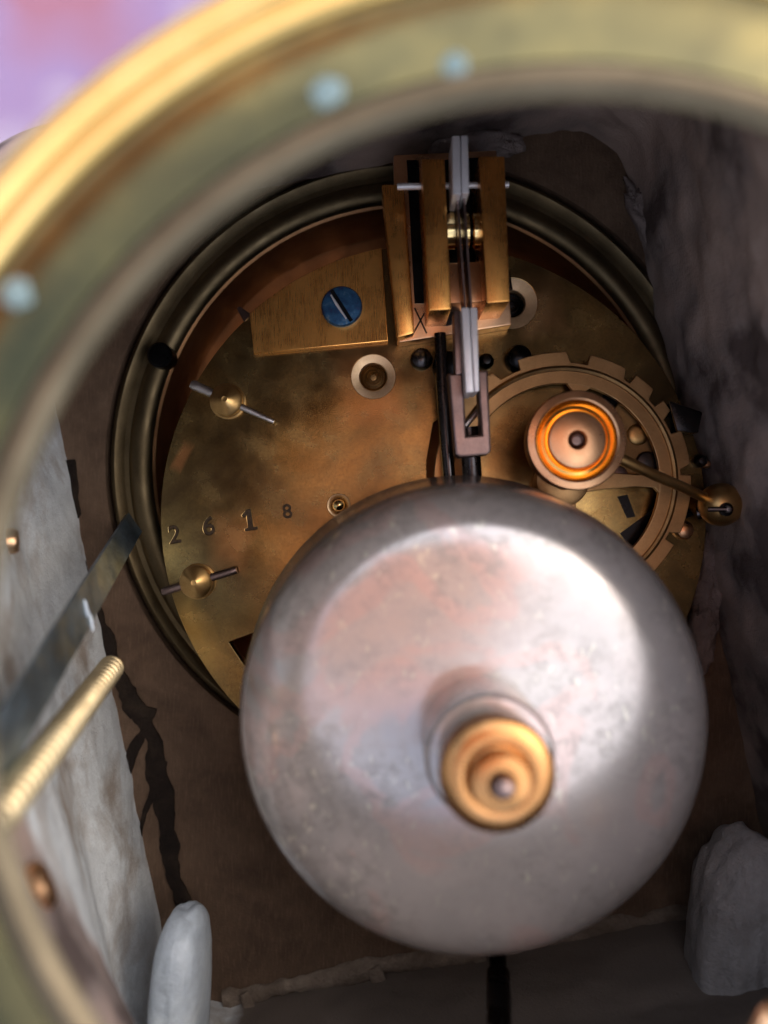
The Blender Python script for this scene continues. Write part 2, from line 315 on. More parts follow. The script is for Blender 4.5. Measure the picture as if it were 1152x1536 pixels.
for g_ in range(8):
    bm = bmesh.new(); a0, a1 = g_*math.pi/4, (g_+1)*math.pi/4; rows = []
    for i in range(1, 9):
        t = i/8; rows.append([bm.verts.new((PX + PRAD*t*math.cos(a0 + (a1-a0)*j/6)*(1 - 0.05*math.sin(math.pi*j/6)), PY + PRAD*t*math.sin(a0 + (a1-a0)*j/6)*(1 - 0.05*math.sin(math.pi*j/6)), PZ + 38*(1 - t**1.3) - 4*t*math.sin(math.pi*j/6))) for j in range(7)])
    ap = bm.verts.new((PX, PY, PZ + 38))
    for j in range(6): bm.faces.new((ap, rows[0][j], rows[0][j+1]))
    for A_, B_ in zip(rows, rows[1:]):
        for j in range(6): bm.faces.new((A_[j], B_[j], B_[j+1], A_[j+1]))
    put('added_canopy_gore', fin(bm), M['added_parasol'], pa, ang=40)
    put('added_parasol_rib', tube([(PX, PY, PZ + 36), (PX + PRAD*math.cos(a0), PY + PRAD*math.sin(a0), PZ - 1.5)], 0.7, 8), M['steel'], pa)
put('added_parasol_pole', tube([(PX - 30, PY + 150, -70), (PX - 30, PY + 150, PZ + 20), (PX - 26, PY + 130, PZ + 42), (PX, PY, PZ + 42)], 2.4, 20), M['steel'], pa)

# ------------------------------------------------------------------ stone case
CA = R(11.5); U = Vector((math.cos(CA), math.sin(CA), 0)); V = Vector((-math.sin(CA), math.cos(CA), 0))
def uv(u, v, z): return U*u + V*v + Vector((0, 0, z))
BZ = 6.8; BC = Vector((1.27, -1.135, 0)); KB = 1.182; ZF = -0.9
U0, U1, V0, V1 = -4.85, 4.95, -7.3, 5.5
def rrect(t, off, rad):
    # direction t -> point on the rounded rectangle, wall pushed outward by off
    cu, cv = (U0+U1)/2, (V0+V1)/2; hu, hv = (U1-U0)/2 + off, (V1-V0)/2 + off
    dx, dy = math.cos(t), math.sin(t); lo, hi = 0.0, 20.0
    rad += off
    for _ in range(40):
        m = (lo + hi)/2; x = abs(dx*m); y = abs(dy*m)
        qx, qy = max(x - hu + rad, 0), max(y - hv + rad, 0)
        inside = (math.hypot(qx, qy) <= rad) and x <= hu and y <= hv
        lo, hi = (m, hi) if inside else (lo, m)
    return uv(cu + dx*lo, cv + dy*lo, 0)
def case_pt(t, z, off):
    A = rrect(t, off, 1.1 if off == 0 else 1.5); B = BC + (U*math.cos(t) + V*math.sin(t))*(4.6 + off*0.3)
    s = min(1, max(0, (z - 1.2)/(6.0 - 1.2))); s = s*0.75 + 0.25*s*s*(3 - 2*s)
    p = A.lerp(B, s); p.z = z; return p
def shell():
    bm = bmesh.new(); NT = 420
    zi = [ZF + (6.25 - ZF)*i/70 for i in range(71)]; rows = []
    for z in zi:
        row = []
        for i in range(NT):
            t = 2*math.pi*i/NT; p = case_pt(t, z, 0.0); c = uv(0, -0.9, z); n = (c - p).normalized()
            right = max(0, math.cos(t - 0.35)); 
            d = 0.05*noise.fractal(p*1.3, 0.9, 2, 4) + 0.14*right*max(0, noise.fractal(p*0.75 + Vector((3, 7, 1)), 0.8, 2, 5))
            row.append(bm.verts.new(p + n*d*(1 if z < 5.7 else 0.2)))
        rows.append(row)
    for z in (6.25, 5, 3, 1.2, -1.0, -2.5):
        rows.append([bm.verts.new(case_pt(2*math.pi*i/NT, z, 0.55)) for i in range(NT)])
    for a, b in zip(rows, rows[1:]):
        for i in range(NT): bm.faces.new((a[i], a[(i+1) % NT], b[(i+1) % NT], b[i]))
    return fin(bm)
case = thing('clock_case', 'stone clock case interior with rough plastered walls around the brass movement', 'clock case', (0.6, 0, -2.5))
wall_me = shell(); bvh = BVHTree.FromPolygons([v.co.copy() for v in wall_me.vertices], [tuple(p.vertices) for p in wall_me.polygons])
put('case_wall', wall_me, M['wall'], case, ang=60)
RC = P(618, 695, ZF)                          # centre of the movement's mounting ring
RC.z = 0
out = [tuple(rrect(2*math.pi*i/128, 0.12, 1.2)[:2]) for i in range(128)]
put('front_slab', flat([out, circ(RC, 4.95, 128)], ZF - 1.6, ZF, 0.0), M['slab'], case)
put('front_panel', flat([circ(RC, 5.1, 96)], -3.0 + 0.5, -2.3, 0.0), M['slab'], case)

def hit(px, py):
    o = Vector((0, 0, D)); d = (P(px, py, 0) - o).normalized(); h = bvh.ray_cast(o + d*5.2, d)
    return h[0], h[1]
# dark seam in the left corner with drips
seam = [P(x, y, ZF + 0.06) for x, y in [(98, 690), (104, 760), (112, 850), (140, 935), (178, 1010), (212, 1075), (235, 1150), (250, 1230), (262, 1310), (280, 1380), (300, 1440)]]
def smear(pl, w0, seed, name, par, z0, th=0.05):
    L_ = []; R_ = []; n = 0
    for a, b in zip(pl, pl[1:]):
        t = (b - a).normalized(); q = Vector((-t.y, t.x, 0))
        for i in range(14):
            p = a.lerp(b, i/14); e = n/(14*(len(pl)-1)); w_ = w0(e)
            f = lambda sd: max(0.15, 0.75 + 0.7*noise.fractal(p*1.5 + Vector((sd, 0, 0)), 0.9, 2, 5))
            L_.append(p + q*w_*f(seed)); R_.append(p - q*w_*f(seed + 20)); n += 1
    return put(name, flat([[tuple(v[:2]) for v in L_ + R_[::-1]]], z0, z0 + th, 0.012), M['tar'], par)
ts = smear(seam, lambda e: 0.20*(1 - 0.25*abs(2*e - 1)), 1.0, 'tar_seam', case, ZF + 0.003)
for n_, (a, b) in enumerate((((226, 1060), (183, 1190)), ((244, 1140), (206, 1270)), ((120, 880), (152, 990)))):
    smear([P(a[0]*(1-i/4) + b[0]*i/4 + 3*math.sin(i*2), a[1]*(1-i/4) + b[1]*i/4, ZF) for i in range(5)], lambda e: 0.13*(1 - e)**0.7 + 0.012, 5.0 + n_, 'tar_drip', ts, ZF + 0.006 + 0.004*n_)
# mortar along the bottom corner
def bead(pl, z, r, mat, name, par, seed, fk=0.7, amp=0.5):
    pts = []; rad = []
    for a, b in zip(pl, pl[1:]):
        A = P(*a, z); B = P(*b, z); n = max(4, int((B - A).length/0.06))
        for i in range(n):
            p = A.lerp(B, i/n); pts.append(p + Vector((0, 0.05*noise.noise(p*2.5 + Vector((seed, 0, 0))), 0)))
            rad.append(r*(1 + amp*noise.fractal(p*2.1 + Vector((seed, 3, 0)), 0.8, 2, 4)))
    return put(name, tube(pts, rad, 14, fk), mat, par)
bead([(335, 1500), (560, 1452), (800, 1412), (1050, 1366)], ZF + 0.02, 0.16, M['mortar'], 'mortar_bead', case, 2.0)
for a, b in (((365, 1490), (378, 1522)), ((560, 1452), (578, 1500)), ((716, 1424), (724, 1456)), ((832, 1405), (838, 1440))):
    bead([a, b], ZF + 0.15, 0.10, M['mortar'], 'mortar_smear', case, a[0]*0.1, 0.4)
# plaster lumps in the corners and on the right wall
lp = P(272, 1460, 1.2)
o = put('plaster_lump', blob(lp + Vector((0, -0.35, 0)), (0.34, 1.22, 0.72), R(-2), 0.05, 1.0, 5, 1.0, 0.008, 0.6), M['lump'], None, ang=80)
tag(o, 'glossy pale blue white plaster lump in the lower left corner', 'plaster lump', 'plaster lumps in the case corners')
o = put('plaster_lump', blob(P(1112, 1420, 0.6), (0.72, 1.62, 0.75), R(-6), 0.13, 1.0, 5, 5.0, 0.012, 0.5, 0.07), M['grey_lump'], None, ang=80)
tag(o, 'large dull grey plaster lump beside the bell, lower right corner', 'plaster lump', 'plaster lumps in the case corners')
for i, (x, y, sx, sy, a) in enumerate([(1035, 500, 0.30, 0.75, 20), (1075, 590, 0.22, 0.6, 5), (1110, 470, 0.45, 0.5, 0), (1060, 860, 0.25, 0.85, -4), (980, 340, 0.22, 0.8, 30), (1125, 700, 0.3, 0.55, 0), (1050, 960, 0.22, 0.6, -8), (1120, 870, 0.3, 0.8, 0)]):
    put('plaster_patch', blob(P(x, y, ZF + 0.15), (sx, sy, 0.28), R(a), 0.35, 1.8, 4, i*2.3, 0.05), M['mauve'], case, ang=80)
put('plaster_patch', blob(P(705, 215, ZF + 0.2), (0.75, 0.32, 0.3), R(-4), 0.35, 1.8, 4, 31, 0.06), M['mauve'], case, ang=80)

# ------------------------------------------------------------------ rear bezel ring
bz = thing('bezel_ring', 'wide polished brass rear bezel ring framing the clock opening, out of focus', 'bezel ring', (BC.x, BC.y, BZ))
arc = lambda cr, cz, rr, a0, a1, n: [(cr + rr*math.cos(R(a0 + (a1-a0)*i/n)), cz + rr*math.sin(R(a0 + (a1-a0)*i/n))) for i in range(n+1)]
def rprof(pr): return [(r*KB, z*KB) for r, z in pr]
lip = arc(3.40, -0.15, 0.16, 150, 80, 12)
band = [(3.445, 0.005), (3.6, -0.02), (3.75, -0.03), (3.86, -0.02), (3.91, 0.0)]
rim = arc(4.00, 0.0, 0.085, 175, 20, 10) + arc(4.18, -0.01, 0.10, 150, 0, 10) + [(4.28, -0.2)]
put('inner_lip', lathe(rprof([(3.435, -0.3), (3.41, -0.19)] + lip + [(3.435, 0.0)]), (BC.x, BC.y, BZ), 256), M['lip'], bz, ang=45)
put('flange', lathe(rprof([(3.44, -0.3)] + band + [(3.91, -0.3)]), (BC.x, BC.y, BZ), 256, close=True), M['bezel'], bz, ang=45)
put('outer_rim', lathe(rprof([(3.915, -0.3)] + rim + [(4.2, -0.3)]), (BC.x, BC.y, BZ), 256, close=True), M['rim'], bz, ang=45)
fl_ = [o for o in bz.children if o.name.startswith('flange')][0]
for x_, y_, r_ in ((25, 440, 0.10), (683, 100, 0.09), (492, 140, 0.11)):
    put('highlight_speck', blob(P(x_, y_, BZ - 0.01), (r_, r_, 0.025), 0, 0.25, 2, 3, x_*0.1), M['speck'], fl_, ang=80)  # pale blobs stand in for blurred highlights on the flange
put('back_flange', lathe(rprof([(3.98, -0.5), (3.98, -0.31), (4.14, -0.31), (4.14, -0.5)]), (BC.x, BC.y, BZ), 128, close=True), M['brass'], bz)

# ------------------------------------------------------------------ movement
PC = P(650, 776, 0); PR = 4.09
mv = thing('clock_movement', 'round brass clock movement with stamped back plate mounted inside the stone case', 'clock movement', (PC.x, PC.y, -2.2))
def glyph(ch, px, py, size, rot):
    cu = bpy.data.curves.new('t', 'FONT'); cu.body = ch; cu.size = size; cu.align_x = 'CENTER'; cu.align_y = 'CENTER'; cu.resolution_u = 4; cu.offset = 0.004
    o = bpy.data.objects.new('t', cu); COL.objects.link(o)
    me = bpy.data.meshes.new_from_object(o.evaluated_get(bpy.context.evaluated_depsgraph_get())); bpy.data.objects.remove(o); bpy.data.curves.remove(cu)
    bm = bmesh.new(); bm.from_mesh(me); bmesh.ops.remove_doubles(bm, verts=bm.verts, dist=1e-5); c = P(px, py); m = Matrix.Translation(c) @ Matrix.Rotation(rot, 4, 'Z')
    nx = {}
    for e in bm.edges:
        if len(e.link_faces) == 1: a, b = e.verts; nx.setdefault(a, []).append(b); nx.setdefault(b, []).append(a)
    loops = []; seen = set()
    for v in list(nx):
        if v in seen: continue
        lp = [v]; seen.add(v); cur = v
        while True:
            n_ = [q for q in nx[cur] if q not in seen]
            if not n_: break
            cur = n_[0]; seen.add(cur); lp.append(cur)
        if len(lp) > 2: loops.append([tuple((m @ q.co)[:2]) for q in lp])
    bm.free(); return loops
one = [(-.05, -.17), (-.12, -.17), (-.12, -.22), (.13, -.22), (.13, -.17), (.05, -.17), (.05, .2), (-.02, .2), (-.14, .1), (-.10, .05), (-.04, .09)]
c1 = P(374, 779); ca1, sa1 = math.cos(R(9))*0.75, math.sin(R(9))*0.75
stamps = [glyph('2', 262, 803, 0.38, R(7)), glyph('6', 313, 790, 0.40, R(2)), [[(c1.x + x*ca1 - y*sa1, c1.y + x*sa1 + y*ca1) for x, y in one]]]
slot = pix([(650, 634), (664, 624), (667, 720), (640, 722), (640, 690)], 0)
cut = pix([(343, 963), (420, 935), (440, 1010), (374, 1010)], 0)
H1 = P(560, 565); H2 = P(768, 455); H3 = P(508, 758); H4 = P(668, 468)
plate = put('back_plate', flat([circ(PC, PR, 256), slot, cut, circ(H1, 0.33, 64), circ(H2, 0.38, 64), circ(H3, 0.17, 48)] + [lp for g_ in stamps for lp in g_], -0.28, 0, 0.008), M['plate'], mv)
for H, r0, r1, pv in ((H1, 0.335, 0.205, 'brass_dark'), (H2, 0.385, 0.20, 'steel_dark'), (H3, 0.175, 0.11, 'steel_dark')):
    bsh = put('bushing', lathe([(r0, -0.006), (r0 - 0.02, -0.008), (r1 + 0.012, -0.03), (r1, -0.045), (r1 - 0.005, -0.3)], H, 64), M['bushing'], plate)
    put('pivot', lathe([(r1*0.99, -0.2), (r1*0.97, -0.13), (r1*0.8, -0.10), (r1*0.76, -0.12), (r1*0.55, -0.09), (r1*0.5, -0.11), (r1*0.28, -0.07), (r1*0.22, -0.09), (0, -0.085)], H, 48), M[pv], mv)
put('centre_pivot', lathe([(0.10, -0.15), (0.10, 0.0), (0.075, 0.05), (0.03, 0.075), (0, 0.08)], H3, 32), M['brass_bright'], mv)
for g_ in stamps:
    xs = [p[0] for p in g_[0]]; ys = [p[1] for p in g_[0]]
    put('stamped_digit', flat([[(min(xs) - .03, min(ys) - .03), (max(xs) + .03, min(ys) - .03), (max(xs) + .03, max(ys) + .03), (min(xs) - .03, max(ys) + .03)]], -0.06, -0.028, 0), M['stamp'], plate)
put('stamped_digit', text('8', P(431, 768), 0.30, R(9), -0.003), M['stamp'], plate)
put('stamped_mark', text('>', P(415, 771), 0.2, R(9), 0.001), M['brass_dark'], plate)
# mounting ring, drum and dial back
rc = (RC.x, RC.y, ZF)
ring = put('mounting_ring', lathe([(4.20, -1.4), (4.20, 0.02), (4.24, 0.08), (4.34, 0.13), (4.46, 0.10), (4.54, 0.0), (4.58, -0.06), (4.66, -0.06), (4.72, 0.02), (4.78, 0.06), (4.84, 0.02), (4.90, -0.12), (4.92, -0.3), (4.9, -1.4)], rc, 256), M['ring'], mv, ang=50)
put('drum', lathe([(4.19, -0.02), (4.15, -0.05), (4.12, -1.35), (0, -1.36)], rc, 192), M['drum'], mv)
put('ring_screw', lathe([(0.0, 0.30), (0.16, 0.29), (0.20, 0.25), (0.21, -0.05)], P(246, 537, ZF), 32), M['black'], mv)
put('ring_peg', tube([P(358, 462, -0.1), P(374, 480, -0.05)], [0.03, 0.09], 10), M['steel_brown'], mv)
# plate pillars with taper pins
for (x, y), (ax, ay), (bx, by), wa, wb, mt in (((342, 602), (287, 576), (411, 633), 0.075, 0.035, 'steel'), ((297, 872), (243, 888), (355, 855), 0.062, 0.058, 'steel_brown')):
    c = P(x, y, 0.0)
    pl = put('pillar', lathe([(0.27, -0.02), (0.27, 0.02), (0.245, 0.035), (0.24, 0.16), (0.20, 0.2), (0.04, 0.27), (0.0, 0.262)], c, 48), M['brass'], mv)
    a = P(ax, ay, 0.11); b = P(bx, by, 0.11); n = 24; pts = [a.lerp(b, i/n) for i in range(n+1)]
    rr = [(wa + (wb - wa)*i/n)*(1 + (0.05 if (i % 2 and i < 7 and mt == 'steel') else 0)) for i in range(n+1)]
    rr[0] *= 0.8; rr[-1] *= 0.75
    put('taper_pin', tube(pts, rr, 14), M[mt], pl)
# dark screws and pivots on the plate
def knob(x, y, r, h, m, name='steel_knob', z=0.0, par=None):
    return put(name, lathe([(r, z - 0.02), (r, z + h*0.45), (r*0.86, z + h*0.78), (r*0.5, z + h*0.96), (0, z + h)], P(x, y, 0), 40), M[m], par or mv)
knob(632, 540, 0.165, 0.2, 'steel_dark'); knob(776, 540, 0.2, 0.3, 'black'); knob(727, 545, 0.12, 0.3, 'black'); knob(672, 553, 0.24, 0.35, 'black')
knob(1046, 692, 0.10, 0.22, 'steel_dark'); knob(1058, 697, 0.06, 0.1, 'copper', 'copper_rivet'); knob(1024, 795, 0.14, 0.16, 'copper', 'copper_rivet')
# parts seen through the count wheel: a bridge with its screw and studs
put('bridge', flat([pix([(905, 640), (938, 588), (968, 620), (988, 670), (985, 712), (930, 712), (905, 700)], 0.1)], 0.003, 0.10, 0.015), M['brass_dark'], mv)
knob(953, 653, 0.16, 0.06, 'brass', 'bridge_screw', 0.1); knob(966, 694, 0.16, 0.08, 'steel_dark', 'bridge_stud', 0.1); knob(925, 712, 0.12, 0.08, 'steel_brown', 'bridge_stud', 0.1)
put('ratchet_slot', flat([pix([(926, 745), (941, 742), (953, 775), (940, 777)], 0.0)], -0.02, 0.006, 0), M['black'], mv)
for pts in ([(845, 568), (888, 572), (886, 583), (850, 580)], [(905, 590), (945, 612), (935, 640), (900, 610)], [(975, 640), (994, 690), (990, 720), (978, 700)], [(930, 800), (985, 760), (975, 825), (950, 830)], [(1005, 745), (1030, 760), (1040, 772), (1005, 790)]):
    put('plate_cutout', flat([pix(pts, 0.0)], -0.02, 0.006, 0), M['black'], mv)
dt = put('detent_block', hexa([P(1003, 603, 0.05), P(1052, 622, 0.05), P(1046, 652, 0.05), P(1014, 650, 0.05)], [P(1003, 601, 0.42), P(1054, 618, 0.42), P(1047, 650, 0.42), P(1016, 646, 0.42)], 0.03), M['steel_dark'], mv)

# ------------------------------------------------------------------ count wheel
WZ = 0.30; WC = P(844, 721, WZ)
cw = thing('count_wheel', 'brass count wheel with notched rim at right of the movement', 'count wheel', (WC.x, WC.y, 0.02))
def wheel_outline():
    ro, ri = 1.885, 1.735; pts = []; notches = [(116, 5.2), (82, 4.2), (57, 1.6), (41, 2.2), (27, 4.0), (4, 1.5), (-28, 2), (-60, 3), (150, 3), (185, 2), (225, 3)]
    for i in range(720):
        a = i*0.5; r = ro
        for c, hw in notches:
            d = abs((a - c + 180) % 360 - 180)
            if d < hw: r = ri
            elif d < hw + 2.0 and ((a - c + 180) % 360 - 180) > 0: r = ri + (ro - ri)*(d - hw)/2.0
        pts.append((WC.x + r*math.cos(R(a)), WC.y + r*math.sin(R(a))))
    return pts
rimo = put('wheel_rim', flat([wheel_outline(), circ(WC, 1.42, 160)], WZ - 0.1, WZ, 0.012), M['wheel'], cw)
put('rim_ridge', lathe([(1.60, 0.0), (1.605, 0.045), (1.64, 0.06), (1.675, 0.045), (1.68, 0.0)], WC, 192), M['brass_dark'], rimo)
for a in (80, 0, -85):
    d = Vector((math.cos(R(a)), math.sin(R(a)))); q = Vector((-d.y, d.x)); wv_ = [(0.2, 0.2), (0.55, 0.13), (1.1, 0.085), (1.34, 0.10), (1.45, 0.22)]
    o2 = [(WC.x + d.x*r + q.x*h, WC.y + d.y*r + q.y*h) for r, h in wv_] + [(WC.x + d.x*r - q.x*h, WC.y + d.y*r - q.y*h) for r, h in reversed(wv_)]
    put('wheel_spoke', flat([o2], WZ - 0.098, WZ - 0.004, 0.01), M['wheel'], cw)
put('wheel_hub', lathe([(0.38, -0.28), (0.38, 0.03), (0.33, 0.05), (0.14, 0.05), (0.12, 0.2), (0, 0.22)], WC, 48), M['wheel'], cw)

# ------------------------------------------------------------------ striking hammer: collet, wire and slotted ball
HZ = 1.55; HC = P(866, 660, HZ)
hm = thing('striking_hammer', 'round copper brass collet with thin wire arm ending at slotted brass ball', 'clock hammer', (HC.x, HC.y, 0.4))
co = put('collet', lathe([(0.12, -0.9), (0.30, -0.9), (0.30, -0.35), (0.60, -0.34), (0.645, -0.30), (0.655, -0.05), (0.64, -0.02), (0.555, 0.0), (0.53, -0.015)], HC, 96), M['copper'], hm)
put('polished_groove', lathe([(0.53, -0.014), (0.50, -0.07), (0.46, -0.10), (0.42, -0.09), (0.385, -0.04)], HC, 96), M['orange'], co)
put('collet_hub', lathe([(0.385, -0.04), (0.37, 0.015), (0.35, 0.025), (0.13, 0.025), (0.11, 0.0), (0.105, -0.2)], HC, 64), M['copper'], co)
put('arbor_end', lathe([(0.107, -0.2), (0.107, -0.06), (0.085, -0.03), (0.06, -0.05), (0.02, -0.045), (0, -0.05)], HC + Vector((0.004, 0, 0)), 32), M['steel_brown'], co)
put('wire_arm', tube([P(918, 682, 1.42), P(950, 697, 1.38), P(985, 714, 1.25), P(1020, 729, 1.0), P(1048, 742, 0.72), P(1060, 748, 0.6)], 0.075, 14), M['brass'], hm)
BA = P(1081, 757, 0.55); br = 0.31
ball = put('ball_head', lathe([(br*math.cos(R(a)), br*math.sin(R(a))) for a in range(-80, 86, 8)] + [(0, br)], BA, 64), M['brass'], hm)
bt = BA + Vector((0, 0, br)); dq = (P(1110, 755, 0.8) - P(1058, 765, 0.8)).normalized()
put('slot_pin', tube([P(1062, 764, 0.82), P(1090, 764, 0.90)], [0.035, 0.035], 10), M['steel_dark'], ball)
put('ball_hole', lathe([(0.095, -0.05), (0.095, 0.022), (0.07, 0.028), (0.0, 0.025)], P(1089, 764, 0.84), 28), M['black'], ball)
put('pin_tip', lathe([(0.05, -0.05), (0.05, 0.02), (0.03, 0.04), (0, 0.045)], P(1091, 764, 0.87), 20), M['steel'], ball)
put('hammer_foot', tube([BA + Vector((-0.1, -0.1, -0.2)), P(1045, 770, 0.3)], 0.09, 12), M['steel_dark'], hm)

# ------------------------------------------------------------------ suspension bracket
sb = thing('suspension_bracket', 'tall brass suspension bracket with two cheeks and blued screw at the movement top', 'suspension bracket', P(600, 500, 0.0))
arcp = []
for i in range(15):
    a = math.atan2(*(lambda v: (v.y, v.x))(P(380, 478) - PC)) + (math.atan2(*(lambda v: (v.y, v.x))(P(572, 374) - PC)) - math.atan2(*(lambda v: (v.y, v.x))(P(380, 478) - PC)))*i/14
    arcp.append((PC.x + (PR - 0.015)*math.cos(a), PC.y + (PR - 0.015)*math.sin(a)))
put('cock_plate', flat([arcp + pix([(582, 512), (381, 531)], 0.1)], 0.004, 0.13, 0.012), M['brass_brushed'], sb)
sx = P(513, 462, 0.13)
scw = put('blued_screw', lathe([(0.285, 0.0), (0.30, 0.02), (0.30, 0.085), (0.28, 0.115), (0.10, 0.13), (0, 0.132)], sx, 64), M['blue'], sb)
sd = (P(531, 486) - P(500, 438)).normalized(); sn = Vector((-sd.y, sd.x, 0)); c = sx + Vector((0, 0, 0.128))
put('worn_slot_edge', tube([c - sd*0.22 - sn*0.045 + Vector((0, 0, 0.0)), c - sd*0.05 - sn*0.05 + Vector((0, 0, 0.004)), c + sd*0.2 - sn*0.045], [0.012, 0.022, 0.010], 8), M['steel_pale'], scw)
put('screw_slot', hexa([c - sd*0.27 - sn*0.03 - Vector((0, 0, .03)), c + sd*0.27 - sn*0.03 - Vector((0, 0, .03)), c + sd*0.27 + sn*0.03 - Vector((0, 0, .03)), c - sd*0.27 + sn*0.03 - Vector((0, 0, .03))], [c - sd*0.27 - sn*0.028 + Vector((0, 0, .006)), c + sd*0.27 - sn*0.028 + Vector((0, 0, .006)), c + sd*0.27 + sn*0.028 + Vector((0, 0, .006)), c - sd*0.27 + sn*0.028 + Vector((0, 0, .006))], 0), M['black'], scw)
def slab(q, z0, z1, name, m, bev=0.02):       # photo quad on its top face, extruded straight down
    t = [P(x, y, z1) for x, y in q]; b = [Vector((v.x, v.y, z0)) for v in t]
    return put(name, hexa(b, t, bev), M[m], sb)
slab([(590, 232), (745, 225), (768, 487), (598, 514)], 0.006, 0.34, 'bracket_base', 'copper', 0.03)
slab([(572, 276), (606, 276), (622, 500), (596, 507)], 0.006, 0.60, 'bracket_arm', 'brass_brushed', 0.04)
slab([(632, 238), (667, 238), (677, 464), (643, 466)], 0.35, 1.30, 'bracket_cheek', 'brass_brushed', 0.025)
slab([(718, 234), (757, 234), (765, 452), (730, 455)], 0.35, 1.30, 'bracket_cheek', 'brass_brushed', 0.025)
slab([(668, 396), (727, 393), (729, 452), (672, 455)], 0.35, 0.86, 'lower_block', 'copper', 0.02)
slab([(610, 240), (628, 240), (640, 455), (622, 455)], 0.345, 0.37, 'recess_shade', 'black', 0.0)  # black sheets laid on as the shade beside and between the cheeks
slab([(664, 240), (722, 236), (727, 392), (672, 394)], 0.345, 0.37, 'recess_shade', 'black', 0.0)
put('cross_pin', tube([P(596, 280, 1.02), P(763, 277, 1.02)], 0.045, 14), M['steel_pale'], sb)
rz = 0.85
for x0, x1 in ((667, 683), (686, 704), (707, 722)):
    a = P(x0, 347, rz); b = P(x1, 346, rz)
    put('roller_collar', lathe([(0, 0), (0.22, 0), (0.25, 0.02), (0.25, (b-a).length - 0.02), (0.22, (b-a).length), (0, (b-a).length)], a, 40, (b - a)), M['brass_bright'], sb)
put('roller_axle', tube([P(664, 347, rz), P(724, 346, rz)], 0.15, 20), M['black'], sb)
put('base_hole', lathe([(0.22, -0.001), (0.20, 0.004), (0.0, 0.004)], P(668, 467, 0.34), 40), M['black'], sb)
for a, b in (((622, 462), (640, 500)), ((642, 460), (620, 500))):
    put('scratched_cross', tube([P(*a, 0.342), P(*b, 0.342)], 0.012, 6), M['stamp'], sb)
put('side_pin', tube([P(760, 408, 0.6), P(764, 435, 0.6)], 0.05, 10), M['steel_dark'], sb)

# ------------------------------------------------------------------ suspension spring
ss = thing('suspension_spring', 'pale steel suspension spring with clamps hanging between the bracket cheeks', 'suspension spring', P(690, 205, 1.4))
def bar(q, z0, z1, name, m, par, bev=0.02):
    t = [P(x, y, z1) for x, y in q]; b = [Vector((v.x, v.y, z0)) for v in t]; return put(name, hexa(b, t, bev), M[m], par)
bar([(678, 203), (690, 203), (692, 292), (679, 292)], 0.95, 1.55, 'upper_clamp', 'steel_pale', ss)
bar([(691, 203), (702, 203), (704, 290), (693, 290)], 0.95, 1.52, 'upper_clamp', 'steel_pale', ss)
bar([(684, 285), (687, 285), (700, 466), (697, 466)], 0.95, 1.35, 'spring_strip', 'steel_brown', ss, 0.0)
bar([(694, 285), (697, 285), (709, 466), (706, 466)], 0.95, 1.35, 'spring_strip', 'steel_brown', ss, 0.0)
bar([(692, 461), (704, 461), (711, 588), (699, 589)], 1.15, 1.72, 'lower_clamp', 'steel_pale', ss)
bar([(705, 461), (716, 461), (719, 586), (712, 588)], 1.15, 1.70, 'lower_clamp', 'steel_pale', ss)
bar([(681, 466), (690, 466), (694, 560), (684, 562)], 1.15, 1.5, 'clamp_side', 'steel_brown', ss, 0.01)

# ------------------------------------------------------------------ crutch and pendulum rod
ct = thing('pendulum_crutch', 'slim dark crutch rod with purple brown steel fork above the bell', 'crutch', P(665, 505, 0.5))
put('crutch_rod', tube([P(660, 500, 0.55), P(663, 560, 0.55), P(668, 640, 0.55), P(676, 735, 0.5)], 0.085, 20), M['steel_dark'], ct)
put('rod_strip', tube([P(655, 560, 0.5), P(661, 640, 0.5), P(668, 735, 0.45)], 0.03, 10), M['brass'], ct)
put('crutch_fork', flat([pix([(672, 560), (694, 560), (700, 654), (722, 652), (716, 556), (732, 555), (737, 676), (731, 682), (690, 686), (683, 681)], 1.42)], 1.1, 1.42, 0.03), M['steel_brown'], ct)
put('fork_pin', tube([P(697, 640, 1.05), P(724, 608, 1.0)], 0.04, 10), M['steel'], ct)
pr_ = thing('pendulum_rod', 'dark pendulum rod passing behind the bell with a jointed black lower end', 'pendulum rod', P(705, 690, 0.8))
put('upper_rod', tube([P(703, 640, 0.85), P(707, 690, 0.8), P(722, 950, 0.55), P(744, 1330, 0.45)], 0.135, 20), M['steel_dark'], pr_)
put('lower_rod', tube([P(744, 1330, 0.45), P(747, 1458, 1.9)], 0.115, 20), M['black'], pr_)
put('rod_sleeve', tube([P(747, 1455, 1.88), P(747.3, 1462, 1.95), P(750, 1600, 3.4)], [0.105, 0.15, 0.145], 20), M['steel_dark'], pr_)
put('rod_rivet', lathe([(0.03, 0), (0.03, 0.01), (0, 0.02)], P(747, 1457, 2.02), 12), M['steel'], pr_)

